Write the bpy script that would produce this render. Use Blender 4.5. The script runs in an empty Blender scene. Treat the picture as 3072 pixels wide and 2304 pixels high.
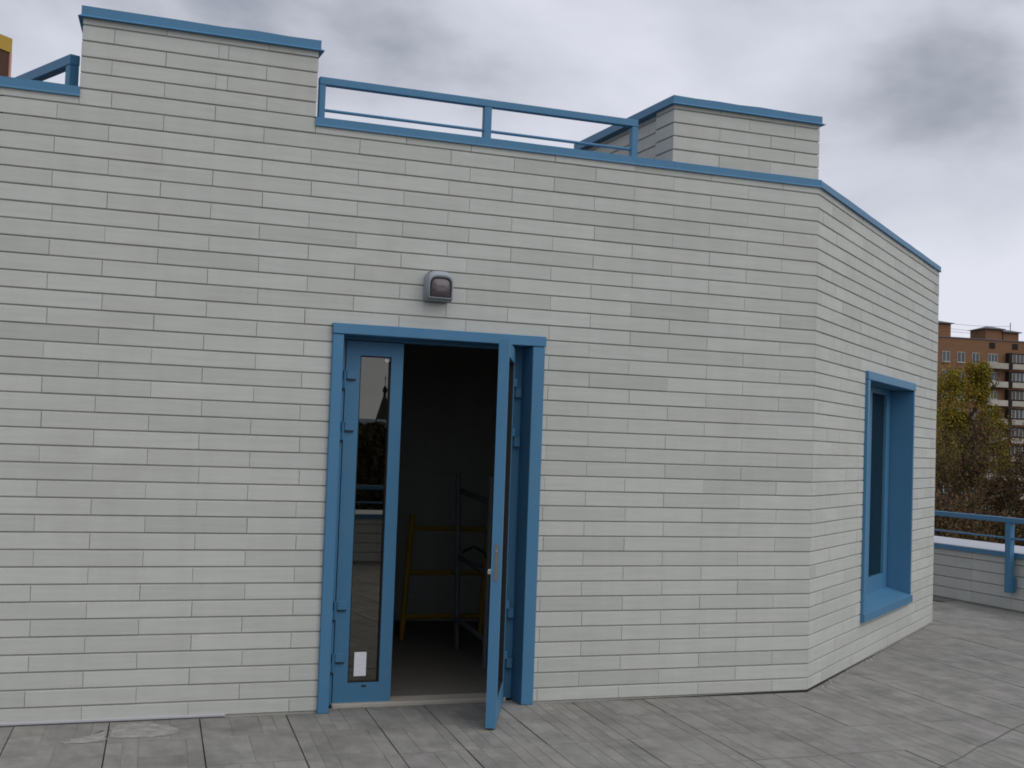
import bpy, math, random
from mathutils import Matrix, Vector
R = math.radians
sc = bpy.context.scene
col = sc.collection
rng = random.Random(7)

# ------------------------------------------------------------------ camera
TH = 0.365831                      # yaw of the view against the front wall
PITCH, ROLL = 0.0457734, 0.0355203
CAM = Vector((-5.353, -7.843, 1.7125))
cd = bpy.data.cameras.new('camera'); cam = bpy.data.objects.new('camera', cd); col.objects.link(cam)
cd.sensor_width = 36.0; cd.lens = 3827.14 / 3072 * 36.0
cd.clip_start = 0.05; cd.clip_end = 3000
def view_to_local(x, y):           # view-aligned ground axes -> front-wall axes
    c, s = math.cos(TH), math.sin(TH)
    return (x * c + y * s, -x * s + y * c)
cp, sp, cr, sr = math.cos(PITCH), math.sin(PITCH), math.cos(ROLL), math.sin(ROLL)
def v3(x, y, z):
    a, b = view_to_local(x, y); return Vector((a, b, z))
right, up, fwd = v3(cr, -sp * sr, cp * sr), v3(-sr, -sp * cr, cp * cr), v3(0, cp, sp)
cam.matrix_world = Matrix(((right.x, up.x, -fwd.x, CAM.x), (right.y, up.y, -fwd.y, CAM.y), (right.z, up.z, -fwd.z, CAM.z), (0, 0, 0, 1)))
sc.camera = cam

# ------------------------------------------------------------------ sky, sun, exposure
SUN_EL, SUN_AZ = R(46), R(148)     # azimuth from +y clockwise: behind the camera, a little to its right
w = bpy.data.worlds.new('World'); sc.world = w; w.use_nodes = True
nt = w.node_tree; nt.nodes.clear()
def nd(tree, t, **k):
    n = tree.nodes.new(t)
    for a, b in k.items(): setattr(n, a, b)
    return n
out = nd(nt, 'ShaderNodeOutputWorld'); mixs = nd(nt, 'ShaderNodeMixShader')
sky = nd(nt, 'ShaderNodeTexSky', sky_type='NISHITA', sun_disc=False, sun_elevation=SUN_EL, sun_rotation=SUN_AZ)
b1 = nd(nt, 'ShaderNodeBackground'); b1.inputs['Strength'].default_value = 0.10
b2 = nd(nt, 'ShaderNodeBackground'); b2.inputs['Strength'].default_value = 0.98
tc = nd(nt, 'ShaderNodeTexCoord')
mp = nd(nt, 'ShaderNodeMapping'); mp.inputs['Location'].default_value = (1.7, 0.3, 2.4); mp.inputs['Scale'].default_value = (1.0, 1.0, 1.7)
n1 = nd(nt, 'ShaderNodeTexNoise'); n1.inputs['Scale'].default_value = 3.2; n1.inputs['Detail'].default_value = 6; n1.inputs['Roughness'].default_value = 0.5; n1.inputs['Distortion'].default_value = 0.15
n2 = nd(nt, 'ShaderNodeTexNoise'); n2.inputs['Scale'].default_value = 1.6; n2.inputs['Detail'].default_value = 2
ad = nd(nt, 'ShaderNodeMath', operation='MULTIPLY_ADD'); ad.inputs[1].default_value = 0.35
rp = nd(nt, 'ShaderNodeValToRGB'); e = rp.color_ramp
e.elements[0].position = 0.49; e.elements[0].color = (0.30, 0.315, 0.375, 1)
e.elements[1].position = 0.80; e.elements[1].color = (0.76, 0.775, 0.86, 1)
m_ = e.elements.new(0.635); m_.color = (0.59, 0.61, 0.685, 1)
L = nt.links.new
L(tc.outputs['Generated'], mp.inputs['Vector'])
L(mp.outputs[0], n1.inputs['Vector']); L(mp.outputs[0], n2.inputs['Vector'])
L(n2.outputs['Fac'], ad.inputs[0]); L(n1.outputs['Fac'], ad.inputs[2]); L(ad.outputs[0], rp.inputs['Fac'])
L(rp.outputs['Color'], b2.inputs['Color']); L(sky.outputs[0], b1.inputs['Color'])
mixs.inputs[0].default_value = 0.93
L(b1.outputs[0], mixs.inputs[1]); L(b2.outputs[0], mixs.inputs[2]); L(mixs.outputs[0], out.inputs['Surface'])
sd = bpy.data.lights.new('sun', 'SUN'); sun = bpy.data.objects.new('sun', sd); col.objects.link(sun)
sd.energy = 1.4; sd.angle = R(75); sd.color = (1.0, 0.97, 0.92)
sun.rotation_euler = (R(90) - SUN_EL, 0, -SUN_AZ + math.pi)
vs = sc.view_settings
vs.view_transform = 'Standard'; vs.look = 'None'; vs.exposure = 0.08; vs.gamma = 1.0; vs.use_curve_mapping = False
sc.render.engine = 'CYCLES'; sc.cycles.filter_width = 1.8

# ------------------------------------------------------------------ helpers
class MB:
    def __init__(s): s.v = []; s.f = []
    def quad(s, *p):
        n = len(s.v); s.v += [tuple(q) for q in p]; s.f.append(tuple(range(n, n + len(p))))
    def hexa(s, p):                 # 8 points: bottom ring then top ring, counter-clockwise from above
        n = len(s.v); s.v += [tuple(q) for q in p]
        s.f += [(n+3, n+2, n+1, n), (n+4, n+5, n+6, n+7)] + [(n+i, n+(i+1) % 4, n+4+(i+1) % 4, n+4+i) for i in range(4)]
    def box(s, x0, x1, y0, y1, z0, z1, M=None):
        p = [(x0,y0,z0),(x1,y0,z0),(x1,y1,z0),(x0,y1,z0),(x0,y0,z1),(x1,y0,z1),(x1,y1,z1),(x0,y1,z1)]
        if M is not None: p = [M @ Vector(q) for q in p]
        s.hexa(p)
    def bbox(s, x0, x1, y0, y1, z0, z1, b=0.004, M=None):   # box with all edges chamfered
        xs = (x0, x0+b, x1-b, x1); ys = (y0, y0+b, y1-b, y1); zs = (z0, z0+b, z1-b, z1); V = {}
        def P(i, j, k):
            if (i, j, k) not in V:
                q = Vector((xs[i], ys[j], zs[k])); q = M @ q if M is not None else q
                V[i, j, k] = len(s.v); s.v.append(tuple(q))
            return V[i, j, k]
        F = lambda *q: s.f.append(tuple(P(*a) for a in q))
        F((1,1,0),(1,2,0),(2,2,0),(2,1,0)); F((1,1,3),(2,1,3),(2,2,3),(1,2,3))
        F((1,0,1),(2,0,1),(2,0,2),(1,0,2)); F((1,3,1),(1,3,2),(2,3,2),(2,3,1))
        F((0,1,1),(0,1,2),(0,2,2),(0,2,1)); F((3,1,1),(3,2,1),(3,2,2),(3,1,2))
        F((1,1,0),(2,1,0),(2,0,1),(1,0,1)); F((1,2,0),(1,3,1),(2,3,1),(2,2,0)); F((1,1,0),(0,1,1),(0,2,1),(1,2,0)); F((2,1,0),(2,2,0),(3,2,1),(3,1,1))
        F((1,1,3),(1,0,2),(2,0,2),(2,1,3)); F((1,2,3),(2,2,3),(2,3,2),(1,3,2)); F((1,1,3),(1,2,3),(0,2,2),(0,1,2)); F((2,1,3),(3,1,2),(3,2,2),(2,2,3))
        F((1,0,1),(1,0,2),(0,1,2),(0,1,1)); F((2,0,1),(3,1,1),(3,1,2),(2,0,2)); F((1,3,1),(0,2,1),(0,2,2),(1,3,2)); F((2,3,1),(2,3,2),(3,2,2),(3,2,1))
        F((1,1,0),(1,0,1),(0,1,1)); F((2,1,0),(3,1,1),(2,0,1)); F((1,2,0),(0,2,1),(1,3,1)); F((2,2,0),(2,3,1),(3,2,1))
        F((1,1,3),(0,1,2),(1,0,2)); F((2,1,3),(2,0,2),(3,1,2)); F((1,2,3),(1,3,2),(0,2,2)); F((2,2,3),(3,2,2),(2,3,2))
    def tube(s, pts, rad, n=8, caps=True):
        pts = [Vector(p) for p in pts]; base = len(s.v)
        for i, p in enumerate(pts):
            d = (pts[min(i+1, len(pts)-1)] - pts[max(i-1, 0)]).normalized()
            a = Vector((0, 0, 1)) if abs(d.z) < 0.9 else Vector((1, 0, 0))
            u = d.cross(a).normalized(); v = d.cross(u); r = rad[i] if isinstance(rad, (list, tuple)) else rad
            for k in range(n):
                t = 2 * math.pi * k / n; s.v.append(tuple(p + u * (r * math.cos(t)) + v * (r * math.sin(t))))
        for i in range(len(pts) - 1):
            for k in range(n):
                a, b = base + i*n + k, base + i*n + (k+1) % n; s.f.append((a, a+n, b+n, b))
        if caps:
            s.f.append(tuple(base + k for k in range(n))); e0 = base + (len(pts)-1)*n; s.f.append(tuple(e0 + n-1-k for k in range(n)))
    def lathe(s, prof, c=(0, 0), n=12):
        base = len(s.v)
        for r, z in prof:
            for k in range(n):
                t = 2*math.pi*k/n; s.v.append((c[0] + r*math.cos(t), c[1] + r*math.sin(t), z))
        for i in range(len(prof)-1):
            for k in range(n):
                a, b = base+i*n+k, base+i*n+(k+1) % n; s.f.append((a, b, b+n, a+n))
    def mesh(s, name):
        m = bpy.data.meshes.new(name); m.from_pydata(s.v, [], s.f); m.update(); return m
    def build(s, name, mat, parent=None, smooth=False, M=None):
        return obj(name, s.mesh(name), mat, parent, smooth, M)

ROOT = {}
def obj(name, me, mat, parent=None, smooth=False, M=None):
    if mat is not None and not me.materials: me.materials.append(mat)
    o = bpy.data.objects.new(name, me); col.objects.link(o)
    if M is not None: o.matrix_world = M
    if smooth:
        for p in me.polygons: p.use_smooth = True
    if parent is not None: attach(o, parent)
    return o
def attach(o, parent):              # children are built in scene coordinates
    o.parent = parent; o.matrix_parent_inverse = ROOT.get(parent.name, Matrix.Identity(4)).inverted()
def thing(name, loc, label, cat, group=None, kind=None):
    o = bpy.data.objects.new(name, None); col.objects.link(o); o.empty_display_size = 0.3
    o.location = loc; ROOT[o.name] = Matrix.Translation(Vector(loc)); tag(o, label, cat, group, kind); return o
def tag(o, label=None, cat=None, group=None, kind=None):
    for k, v in (('label', label), ('category', cat), ('group', group), ('kind', kind)):
        if v: o[k] = v
    return o

# ------------------------------------------------------------------ materials
def mat(name, base, rough=0.6, spec=0.5, metal=0.0, var=0.0, scale=3.0, stretch=(1, 1, 1), rand=0.0, odd=0.0, bump=0.0, bscale=60.0, dirt=None, dirt_scale=1.5, dirt_lo=0.52, dirt_hi=0.75, hue=0.0, streak=0.0):
    m = bpy.data.materials.new(name); m.use_nodes = True; t = m.node_tree; bs = t.nodes['Principled BSDF']; K = t.links.new
    bs.inputs['Roughness'].default_value = rough; bs.inputs['Metallic'].default_value = metal; bs.inputs['Specular IOR Level'].default_value = spec
    geo = nd(t, 'ShaderNodeNewGeometry'); pos = geo.outputs['Position']
    oi = nd(t, 'ShaderNodeObjectInfo')
    sm = nd(t, 'ShaderNodeMath', operation='ADD'); K(oi.outputs['Random'], sm.inputs[0]); K(geo.outputs['Random Per Island'], sm.inputs[1])
    fr = nd(t, 'ShaderNodeMath', operation='FRACT'); K(sm.outputs[0], fr.inputs[0])
    off = nd(t, 'ShaderNodeVectorMath', operation='MULTIPLY_ADD'); K(pos, off.inputs[0]); off.inputs[1].default_value = stretch
    if rand:
        sc_ = nd(t, 'ShaderNodeVectorMath', operation='SCALE'); sc_.inputs[0].default_value = (37.0, 19.0, 53.0); K(fr.outputs[0], sc_.inputs['Scale']); K(sc_.outputs[0], off.inputs[2])
    cur = nd(t, 'ShaderNodeRGB'); cur.outputs[0].default_value = (*base, 1); c = cur.outputs[0]
    def mul(c, fac_out, lo, hi):
        mr = nd(t, 'ShaderNodeMapRange'); K(fac_out, mr.inputs['Value']); mr.inputs['To Min'].default_value = lo; mr.inputs['To Max'].default_value = hi
        mx = nd(t, 'ShaderNodeMix', data_type='RGBA', blend_type='MULTIPLY'); mx.inputs[0].default_value = 1.0
        K(c, mx.inputs[6]); K(mr.outputs[0], mx.inputs[7]); return mx.outputs[2]
    if rand: c = mul(c, fr.outputs[0], 1 - rand, 1 + rand * 0.6)
    if odd:
        m1 = nd(t, 'ShaderNodeMath', operation='MULTIPLY'); K(fr.outputs[0], m1.inputs[0]); m1.inputs[1].default_value = 13.7
        m2 = nd(t, 'ShaderNodeMath', operation='FRACT'); K(m1.outputs[0], m2.inputs[0])
        m3 = nd(t, 'ShaderNodeMath', operation='POWER'); K(m2.outputs[0], m3.inputs[0]); m3.inputs[1].default_value = 7.0
        mo = nd(t, 'ShaderNodeMix', data_type='RGBA', blend_type='MULTIPLY'); K(m3.outputs[0], mo.inputs[0]); K(c, mo.inputs[6]); mo.inputs[7].default_value = (1 - odd, 1 - odd * .95, 1 - odd * 1.05, 1); c = mo.outputs[2]
    if hue:
        mh = nd(t, 'ShaderNodeMath', operation='MULTIPLY'); K(fr.outputs[0], mh.inputs[0]); mh.inputs[1].default_value = 7.31
        fh = nd(t, 'ShaderNodeMath', operation='FRACT'); K(mh.outputs[0], fh.inputs[0])
        hs = nd(t, 'ShaderNodeMapRange'); K(fh.outputs[0], hs.inputs['Value']); hs.inputs['To Min'].default_value = 0.5 - hue; hs.inputs['To Max'].default_value = 0.5 + hue
        hv = nd(t, 'ShaderNodeHueSaturation'); K(hs.outputs[0], hv.inputs['Hue']); K(c, hv.inputs['Color']); c = hv.outputs[0]
    if var:
        nz = nd(t, 'ShaderNodeTexNoise'); nz.inputs['Scale'].default_value = scale; nz.inputs['Detail'].default_value = 5; nz.inputs['Roughness'].default_value = 0.6
        K(off.outputs[0], nz.inputs['Vector']); c = mul(c, nz.outputs['Fac'], 1 - var * 1.6, 1 + var * 1.6)
    if streak:                      # rain-run marks, long and upright
        sv = nd(t, 'ShaderNodeVectorMath', operation='MULTIPLY'); K(pos, sv.inputs[0]); sv.inputs[1].default_value = (9.0, 9.0, 0.55)
        sn = nd(t, 'ShaderNodeTexNoise'); sn.inputs['Scale'].default_value = 1.0; sn.inputs['Detail'].default_value = 4; K(sv.outputs[0], sn.inputs['Vector']); c = mul(c, sn.outputs['Fac'], 1 - streak, 1 + streak)
    if dirt:
        dn = nd(t, 'ShaderNodeTexNoise'); dn.inputs['Scale'].default_value = dirt_scale; dn.inputs['Detail'].default_value = 6; dn.inputs['Roughness'].default_value = 0.65
        K(pos, dn.inputs['Vector'])
        mr = nd(t, 'ShaderNodeMapRange'); mr.clamp = True; K(dn.outputs['Fac'], mr.inputs['Value']); mr.inputs['From Min'].default_value = dirt_lo; mr.inputs['From Max'].default_value = dirt_hi
        mr.inputs['To Max'].default_value = dirt[3]
        mx = nd(t, 'ShaderNodeMix', data_type='RGBA'); K(mr.outputs[0], mx.inputs[0]); K(c, mx.inputs[6]); mx.inputs[7].default_value = (*dirt[:3], 1); c = mx.outputs[2]
    K(c, bs.inputs['Base Color'])
    if bump:
        bn = nd(t, 'ShaderNodeTexNoise'); bn.inputs['Scale'].default_value = bscale; bn.inputs['Detail'].default_value = 3; K(off.outputs[0], bn.inputs['Vector'])
        bp = nd(t, 'ShaderNodeBump'); bp.inputs['Strength'].default_value = bump; bp.inputs['Distance'].default_value = 0.004; K(bn.outputs['Fac'], bp.inputs['Height']); K(bp.outputs[0], bs.inputs['Normal'])
    return m
def glass(name, tint, refl, rough=0.0):
    m = bpy.data.materials.new(name); m.use_nodes = True; t = m.node_tree; t.nodes.clear(); K = t.links.new
    o = nd(t, 'ShaderNodeOutputMaterial'); mx = nd(t, 'ShaderNodeMixShader'); tr = nd(t, 'ShaderNodeBsdfTransparent'); gl = nd(t, 'ShaderNodeBsdfGlossy')
    tr.inputs['Color'].default_value = (*tint, 1); gl.inputs['Roughness'].default_value = rough; gl.inputs['Color'].default_value = (1.0, 0.97, 0.88, 1)
    fr = nd(t, 'ShaderNodeFresnel'); fr.inputs['IOR'].default_value = 1.5
    ma = nd(t, 'ShaderNodeMath', operation='ADD'); ma.use_clamp = True; ma.inputs[1].default_value = refl; K(fr.outputs[0], ma.inputs[0])
    K(ma.outputs[0], mx.inputs[0]); K(tr.outputs[0], mx.inputs[1]); K(gl.outputs[0], mx.inputs[2]); K(mx.outputs[0], o.inputs['Surface']); return m

M_BRICK = mat('pale_grey_tile', (0.462, 0.472, 0.443), 0.75, 0.3, var=0.075, scale=5.0, stretch=(0.6, 0.6, 8.0), rand=0.055, odd=0.10, streak=0.07, bump=0.25, bscale=90, dirt=(0.33, 0.32, 0.275, 0.4), dirt_scale=1.1, dirt_lo=0.56, dirt_hi=0.8, hue=0.008)
M_CORE = mat('grey_joint', (0.36, 0.355, 0.32), 0.95, 0.1)
M_BLUE = mat('blue_paint', (0.062, 0.183, 0.315), 0.45, 0.25, var=0.06, scale=3.0, bump=0.08, bscale=25, streak=0.07, dirt=(0.10, 0.175, 0.25, 0.4), dirt_scale=3.0, dirt_lo=0.55, dirt_hi=0.8)
M_WHITEM = mat('pale_sheet_metal', (0.37, 0.39, 0.43), 0.5, 0.4, var=0.05, scale=2)
M_GALV = mat('pale_strip', (0.40, 0.40, 0.43), 0.55, 0.4, var=0.06, scale=4)
M_RUBBER = mat('black_rubber', (0.012, 0.012, 0.014), 0.6, 0.3)
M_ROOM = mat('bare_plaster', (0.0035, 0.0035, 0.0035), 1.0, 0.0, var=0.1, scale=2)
M_ROOMFLOOR = mat('dusty_concrete', (0.20, 0.19, 0.17), 1.0, 0.0, var=0.1, scale=5, bump=0.2)
M_THRESH = mat('threshold_stone', (0.40, 0.37, 0.32), 0.8, 0.2, var=0.1, scale=9)
M_SLAB = mat('concrete_slab', (0.238, 0.231, 0.214), 0.85, 0.25, var=0.26, scale=5.5, stretch=(2.0, 0.9, 1), rand=0.08, bump=0.5, bscale=45, dirt=(0.135, 0.133, 0.124, 0.7), dirt_scale=2.6, dirt_lo=0.47, dirt_hi=0.68, hue=0.02)
M_BED = mat('slab_bed', (0.10, 0.097, 0.088), 0.95, 0.1)
M_MORTAR = mat('mortar_crumbs', (0.30, 0.28, 0.255), 0.95, 0.1, rand=0.2)
M_STAIN = mat('cement_smear', (0.285, 0.279, 0.265), 0.9, 0.1, var=0.4, scale=14)
M_STEEL = mat('brushed_steel', (0.17, 0.155, 0.135), 0.6, 0.4, metal=0.3)
M_BRIGHT = mat('bright_screw', (0.85, 0.85, 0.85), 0.15, 0.5, metal=1.0)
M_PAPER = mat('white_paper', (0.74, 0.74, 0.78), 0.8, 0.2, var=0.16, scale=28, stretch=(1, 1, 3))
M_YEL = mat('yellow_paint', (0.32, 0.21, 0.010), 0.6, 0.4, var=0.12, scale=9)
M_GREYP = mat('worn_grey_steel', (0.12, 0.13, 0.135), 0.6, 0.4, var=0.15, scale=9)
M_LAMP = mat('grey_plastic', (0.29, 0.31, 0.345), 0.5, 0.45, var=0.04, scale=8)
M_LENS = mat('smoked_lens', (0.075, 0.062, 0.066), 0.28, 0.6)
M_GLASS = glass('door_glass', (0.25, 0.27, 0.25), 0.105)
M_WGLASS = glass('window_glass', (0.16, 0.18, 0.20), 0.03)
M_DARK = mat('dark_parts_and_shade', (0.02, 0.022, 0.022), 0.6, 0.3)  # small dark parts, and the painted shade strip under the lowest tiles

# ------------------------------------------------------------------ large ground
g = MB(); g.quad((-900, -900, -9), (900, -900, -9), (900, 900, -9), (-900, 900, -9))
tag(g.build('ground', mat('street_ground', (0.07, 0.068, 0.055), 0.95, 0.1, var=0.25, scale=0.05)), kind='structure')

# ------------------------------------------------------------------ terrace floor with its slabs
TX0, TX1, TY0, TY1 = -12.0, 5.22, -8.8, 13.0
b = MB(); b.box(TX0 - 0.3, TX1 + 0.02, TY0 - 0.02, TY1, -0.5, -0.035)
floor = tag(b.build('terrace_floor', M_BED), kind='structure')
lines_s = [-5.315 - 0.518 * k for k in range(14, 0, -1)] + [-5.315, -4.795, -4.28, -3.76, -3.245, -2.855, -2.36, -1.845, -1.32, -0.805, -0.285, 0.24] + [0.24 + 0.53 * k for k in range(1, 11)]
rows_o = [0.417 + 0.61 * j for j in range(-22, 15)]
SIDE = 0.698854                    # the side wall turns away by this angle
LEFT_A = math.pi - R(66)           # and the left return wall this way
SD = Vector((math.cos(SIDE), math.sin(SIDE), 0)); SN = Vector((math.sin(SIDE), -math.cos(SIDE), 0))
LD = Vector((math.cos(LEFT_A), math.sin(LEFT_A), 0))
XL, XR, SLEN = -5.56, 0.0, 4.60
def inside_pavilion(x, y):
    if y < 0.03: return False
    if x * SD.x + y * SD.y > SLEN - .03: return False
    if x > 0 and (x * SN.x + y * SN.y) > -0.03 : return False
    if x < XL and y < -(x - XL) * math.tan(R(66)) - 0.05: return False
    return y < 9
def slab_mesh(w0, w1, l, variant, r):
    """plank-pattern slab; x across, y along (towards +off = -y)"""
    m = MB(); n = 6; gap = 0.0011
    sh = 0.098; sk = -0.0185
    T = lambda u, v, z: (u - sh * v, -(v + sk * u), z)
    W = w1 - w0; H = 0.04
    cuts = [W * k / n for k in range(n + 1)]
    split = [None if r.random() < 0.75 else r.uniform(0.25, 0.75) for _ in range(n)]
    m.hexa([T(0, l, -H), T(W, l, -H), T(W, 0, -H), T(0, 0, -H), T(0, l, -0.0014), T(W, l, -0.0014), T(W, 0, -0.004), T(0, 0, -0.0014)])
    k = 0
    while k < n:
        k2 = k + r.choice((1, 1, 2, 2, 3)); k2 = min(k2, n)
        a, c = cuts[k] + (gap if k else 0), cuts[k2] - (gap if k2 < n else 0)
        parts = [(0, l)] if split[k] is None else [(0, l * split[k] - 0.002), (l * split[k] + 0.002, l)]
        for v0, v1 in parts:
            dz = r.uniform(-0.0006, 0.0006); bt = 0.0012
            lo = [T(a, v1, -0.0018), T(c, v1, -0.0018), T(c, v0, -0.0018), T(a, v0, -0.0018)]
            hi = [T(a + bt, v1 - bt, dz), T(c - bt, v1 - bt, dz), T(c - bt, v0 + bt, dz), T(a + bt, v0 + bt, dz)]
            m.hexa(lo + hi)
        k = k2
    return m
slabs = []; cache = {}; sr_ = random.Random(3)
for i in range(len(lines_s) - 1):
    for o0 in rows_o:
        w0, w1 = lines_s[i] + 0.0034, lines_s[i+1] - 0.0034; l = 0.61 - 0.009
        sx = w0 - 0.098 * o0; sy = -(o0 + 0.003 - 0.0185 * w0)
        cx, cy = sx + (w1 - w0) / 2 - 0.03, sy - l / 2
        corners = [(sx, sy), (w1 - 0.098 * o0, sy), (sx, sy - l), (w1 - 0.098 * o0, sy - l)]
        if all(inside_pavilion(*q) for q in corners) and inside_pavilion(cx, cy): continue
        if cx > TX1 - 0.05 or cx < TX0 or cy < TY0 + 0.05 or cy > TY1: continue
        v = Vector((cx, cy, 0)) - CAM; dep = v.dot(fwd)
        px = v.dot(right) / dep / (18 / cd.lens) if dep > 0.3 else 9; py = v.dot(up) / dep / (13.5 / cd.lens) if dep > 0.3 else 9
        vis = dep > 0 and abs(px) < 1.12 and -1.15 < py < 0.3
        slabs.append((vis, -dep if vis else -1e3, sx, sy, w0, w1, l))
slabs.sort(key=lambda t: (not t[0], -t[1]))
rest = MB()
for n_, (vis, _, sx, sy, w0, w1, l) in enumerate(slabs):
    key = (round(w1 - w0, 3), sr_.randrange(4))
    if key not in cache:
        cache[key] = slab_mesh(w0, w1, l, key[1], random.Random(hash(key[1]) + 11 * len(cache)))
    dz = sr_.uniform(-0.0015, 0.0015); rx, ry = sr_.uniform(-0.002, 0.002), sr_.uniform(-0.002, 0.002)
    Mx = Matrix.Translation((sx, sy, dz)) @ Matrix.Rotation(rx, 4, 'X') @ Matrix.Rotation(ry, 4, 'Y')
    if vis and n_ < 300:
        me = cache[key]
        if isinstance(me, MB): me = (me, me.mesh('paving_slab')); cache[key] = me
        obj('paving_slab', me[1], M_SLAB, floor, M=Mx)
    else:
        src = cache[key][0] if isinstance(cache[key], tuple) else cache[key]; base = len(rest.v)
        rest.v += [tuple(Mx @ Vector(p)) for p in src.v]; rest.f += [tuple(base + i for i in f) for f in src.f]
tag(rest.build('paving_slabs', M_SLAB, floor), kind='stuff')

jn = MB(); jp = [(-.62, -2.10), (-.44, -2.005), (-.2, -1.865), (.04, -1.70), (.3, -1.555), (.58, -1.375), (.83, -1.23), (1.1, -1.09), (1.5, -.84)]
for (xa, ya), (xb, yb) in zip(jp[:-1], jp[1:]):
    dx, dy = xb - xa, yb - ya; q = math.hypot(dx, dy); nx, ny = -dy / q * .003, dx / q * .003
    jn.quad((xa - nx, ya - ny, .0034), (xb - nx, yb - ny, .0034), (xb + nx, yb + ny, .0034), (xa + nx, ya + ny, .0034))
jn.build('expansion_joint', M_BED, floor)

# ------------------------------------------------------------------ pavilion
pav = thing('rooftop_pavilion', (-2.8, 1.0, 0), 'pale grey tiled rooftop pavilion with blue copings, door and window', 'building')
RS = Matrix.Rotation(SIDE, 4, 'Z')
# wall cores (dark joints show their face between the tiles)
DX0, DX1, DH = -3.56, -2.135, 2.40      # door opening
WX0, WX1, WZ0, WZ1 = 1.53, 3.41, 0.36, 2.40
c = MB(); T0, T1 = 0.010, 0.30
c.box(XL + 0.02, DX0, T0, T1, -0.03, 3.66); c.box(DX1, XR - 0.004, T0, T1, -0.03, 3.66); c.box(DX0, DX1, T0, T1, DH, 3.66)
front = c.build('front_wall', M_CORE, pav)
c = MB()
c.box(0.006, WX0, T0, T1, -0.03, 3.66, RS); c.box(WX1, SLEN - 0.02, T0, T1, -0.03, 3.66, RS); c.box(WX0, WX1, T0, T1, WZ1, 3.66, RS); c.box(WX0, WX1, T0, T1, -0.03, WZ0, RS)
side = c.build('side_wall', M_CORE, pav)
RL = Matrix.Translation((XL, 0, 0)) @ Matrix.Rotation(LEFT_A, 4, 'Z')
c = MB(); c.box(0.02, 5.0, -T1, -T0, -0.03, 3.66, RL)
leftw = c.build('left_wall', M_CORE, pav)
c = MB()                           # back of the block and flat roof
e1 = SD * SLEN; e2 = Vector((XL, 0, 0)) + LD * 5.0
c.hexa([(XL + .15, .28, 3.40), (-.05, .28, 3.40), (e1.x - .2, e1.y + .1, 3.40), (e2.x + .3, e2.y, 3.40), (XL + .15, .28, 3.55), (-.05, .28, 3.55), (e1.x - .2, e1.y + .1, 3.55), (e2.x + .3, e2.y, 3.55)])
c.build('roof', mat('roof_felt', (0.08, 0.08, 0.085), 0.9, 0.2, var=0.1), pav)
c = MB(); c.hexa([(e1.x, e1.y, -.03), (e1.x - .02, e1.y + .3, -.03), (e2.x, e2.y + .3, -.03), (e2.x, e2.y, -.03), (e1.x, e1.y, 3.66), (e1.x - .02, e1.y + .3, 3.66), (e2.x, e2.y + .3, 3.66), (e2.x, e2.y, 3.66)])
c.build('back_wall', M_BRICK, pav)
# room behind the door
c = MB(); X0, X1, Y0, Y1, ZT = -4.6, -0.35, 0.305, 5.6, 3.2
c.quad((X0, Y0, .01), (X1, Y0, .01), (X1, Y1, .01), (X0, Y1, .01)); rf = c.build('room_floor', M_ROOMFLOOR, pav)
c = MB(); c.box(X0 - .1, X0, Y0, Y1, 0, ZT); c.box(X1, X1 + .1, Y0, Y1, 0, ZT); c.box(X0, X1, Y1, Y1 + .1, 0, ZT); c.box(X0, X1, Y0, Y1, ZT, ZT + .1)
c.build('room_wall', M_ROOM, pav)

# tower blocks on the parapet
TL0, TL1, TR0, TR1 = -5.13, -3.725, -1.21, -0.008
c = MB(); c.hexa([(TL0 + T0, T0, 3.66), (TL1 - T0, T0, 3.66), (TL1 - T0, .55, 3.66), (TL0 + T0 + .07, .55, 3.66), (TL0 + T0, T0, 4.12), (TL1 - T0, T0, 4.12), (TL1 - T0, .55, 4.12), (TL0 + T0 + .07, .55, 4.12)]); blockL = c.build('parapet_block', M_CORE, pav)
c = MB(); c.box(TR0 + T0, TR1 - T0, T0, 0.27, 3.66, 4.11); c.box(TR0 + T0 + 0.03, TR1 - T0, 0.27, 1.7, 3.66, 4.11); blockR = c.build('parapet_block', M_CORE, pav)

# ---- tiles
GAP, GV, TT = 0.0072, 0.0016, 0.010
bricks = []                        # (matrix, length, height, parent)
br = random.Random(5)
def course(M, joints, z0, z1, parent, gaps=()):
    js = sorted(set(round(j, 4) for j in joints))
    k = 1
    while k < len(js) - 1:
        if js[k] - js[k-1] < 0.03 or (k == len(js) - 2 and js[k+1] - js[k] < 0.03): js.pop(k)
        else: k += 1
    for a, b_ in zip(js[:-1], js[1:]):
        segs = [(a, b_)]
        for g0, g1 in gaps:
            ns = []
            for p, q in segs:
                if q <= g0 or p >= g1: ns.append((p, q)); continue
                if p < g0: ns.append((p, g0))
                if q > g1: ns.append((g1, q))
            segs = ns
        for p, q in segs:
            if q - p < 0.02: continue
            GV = br.choice((.0006, .0006, .0012, .0022))
            bricks.append((M @ Matrix.Translation((p + GV / 2, br.uniform(-.0012, .0012), z0 + GAP / 2)) @ Matrix.Rotation(br.uniform(-.0018, .0018), 4, 'X') @ Matrix.Rotation(br.uniform(-.0007, .0007), 4, 'Z'), round((q - p - GV) * 1000) / 1000, round(z1 - z0 - GAP, 4), parent))
I4 = Matrix.Identity(4)
def front_joints(i):
    if i % 2: L_ = [-2.83 - .605 * k for k in range(6)]; Rj = [-.598 * k for k in range(1, 5)]
    else: L_ = [-3.135 - .605 * k for k in range(5)]; Rj = [-.299 - .598 * k for k in range(5)]
    return [j + br.uniform(-.006, .006) for j in L_ + Rj if j > XL + .05]
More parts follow.
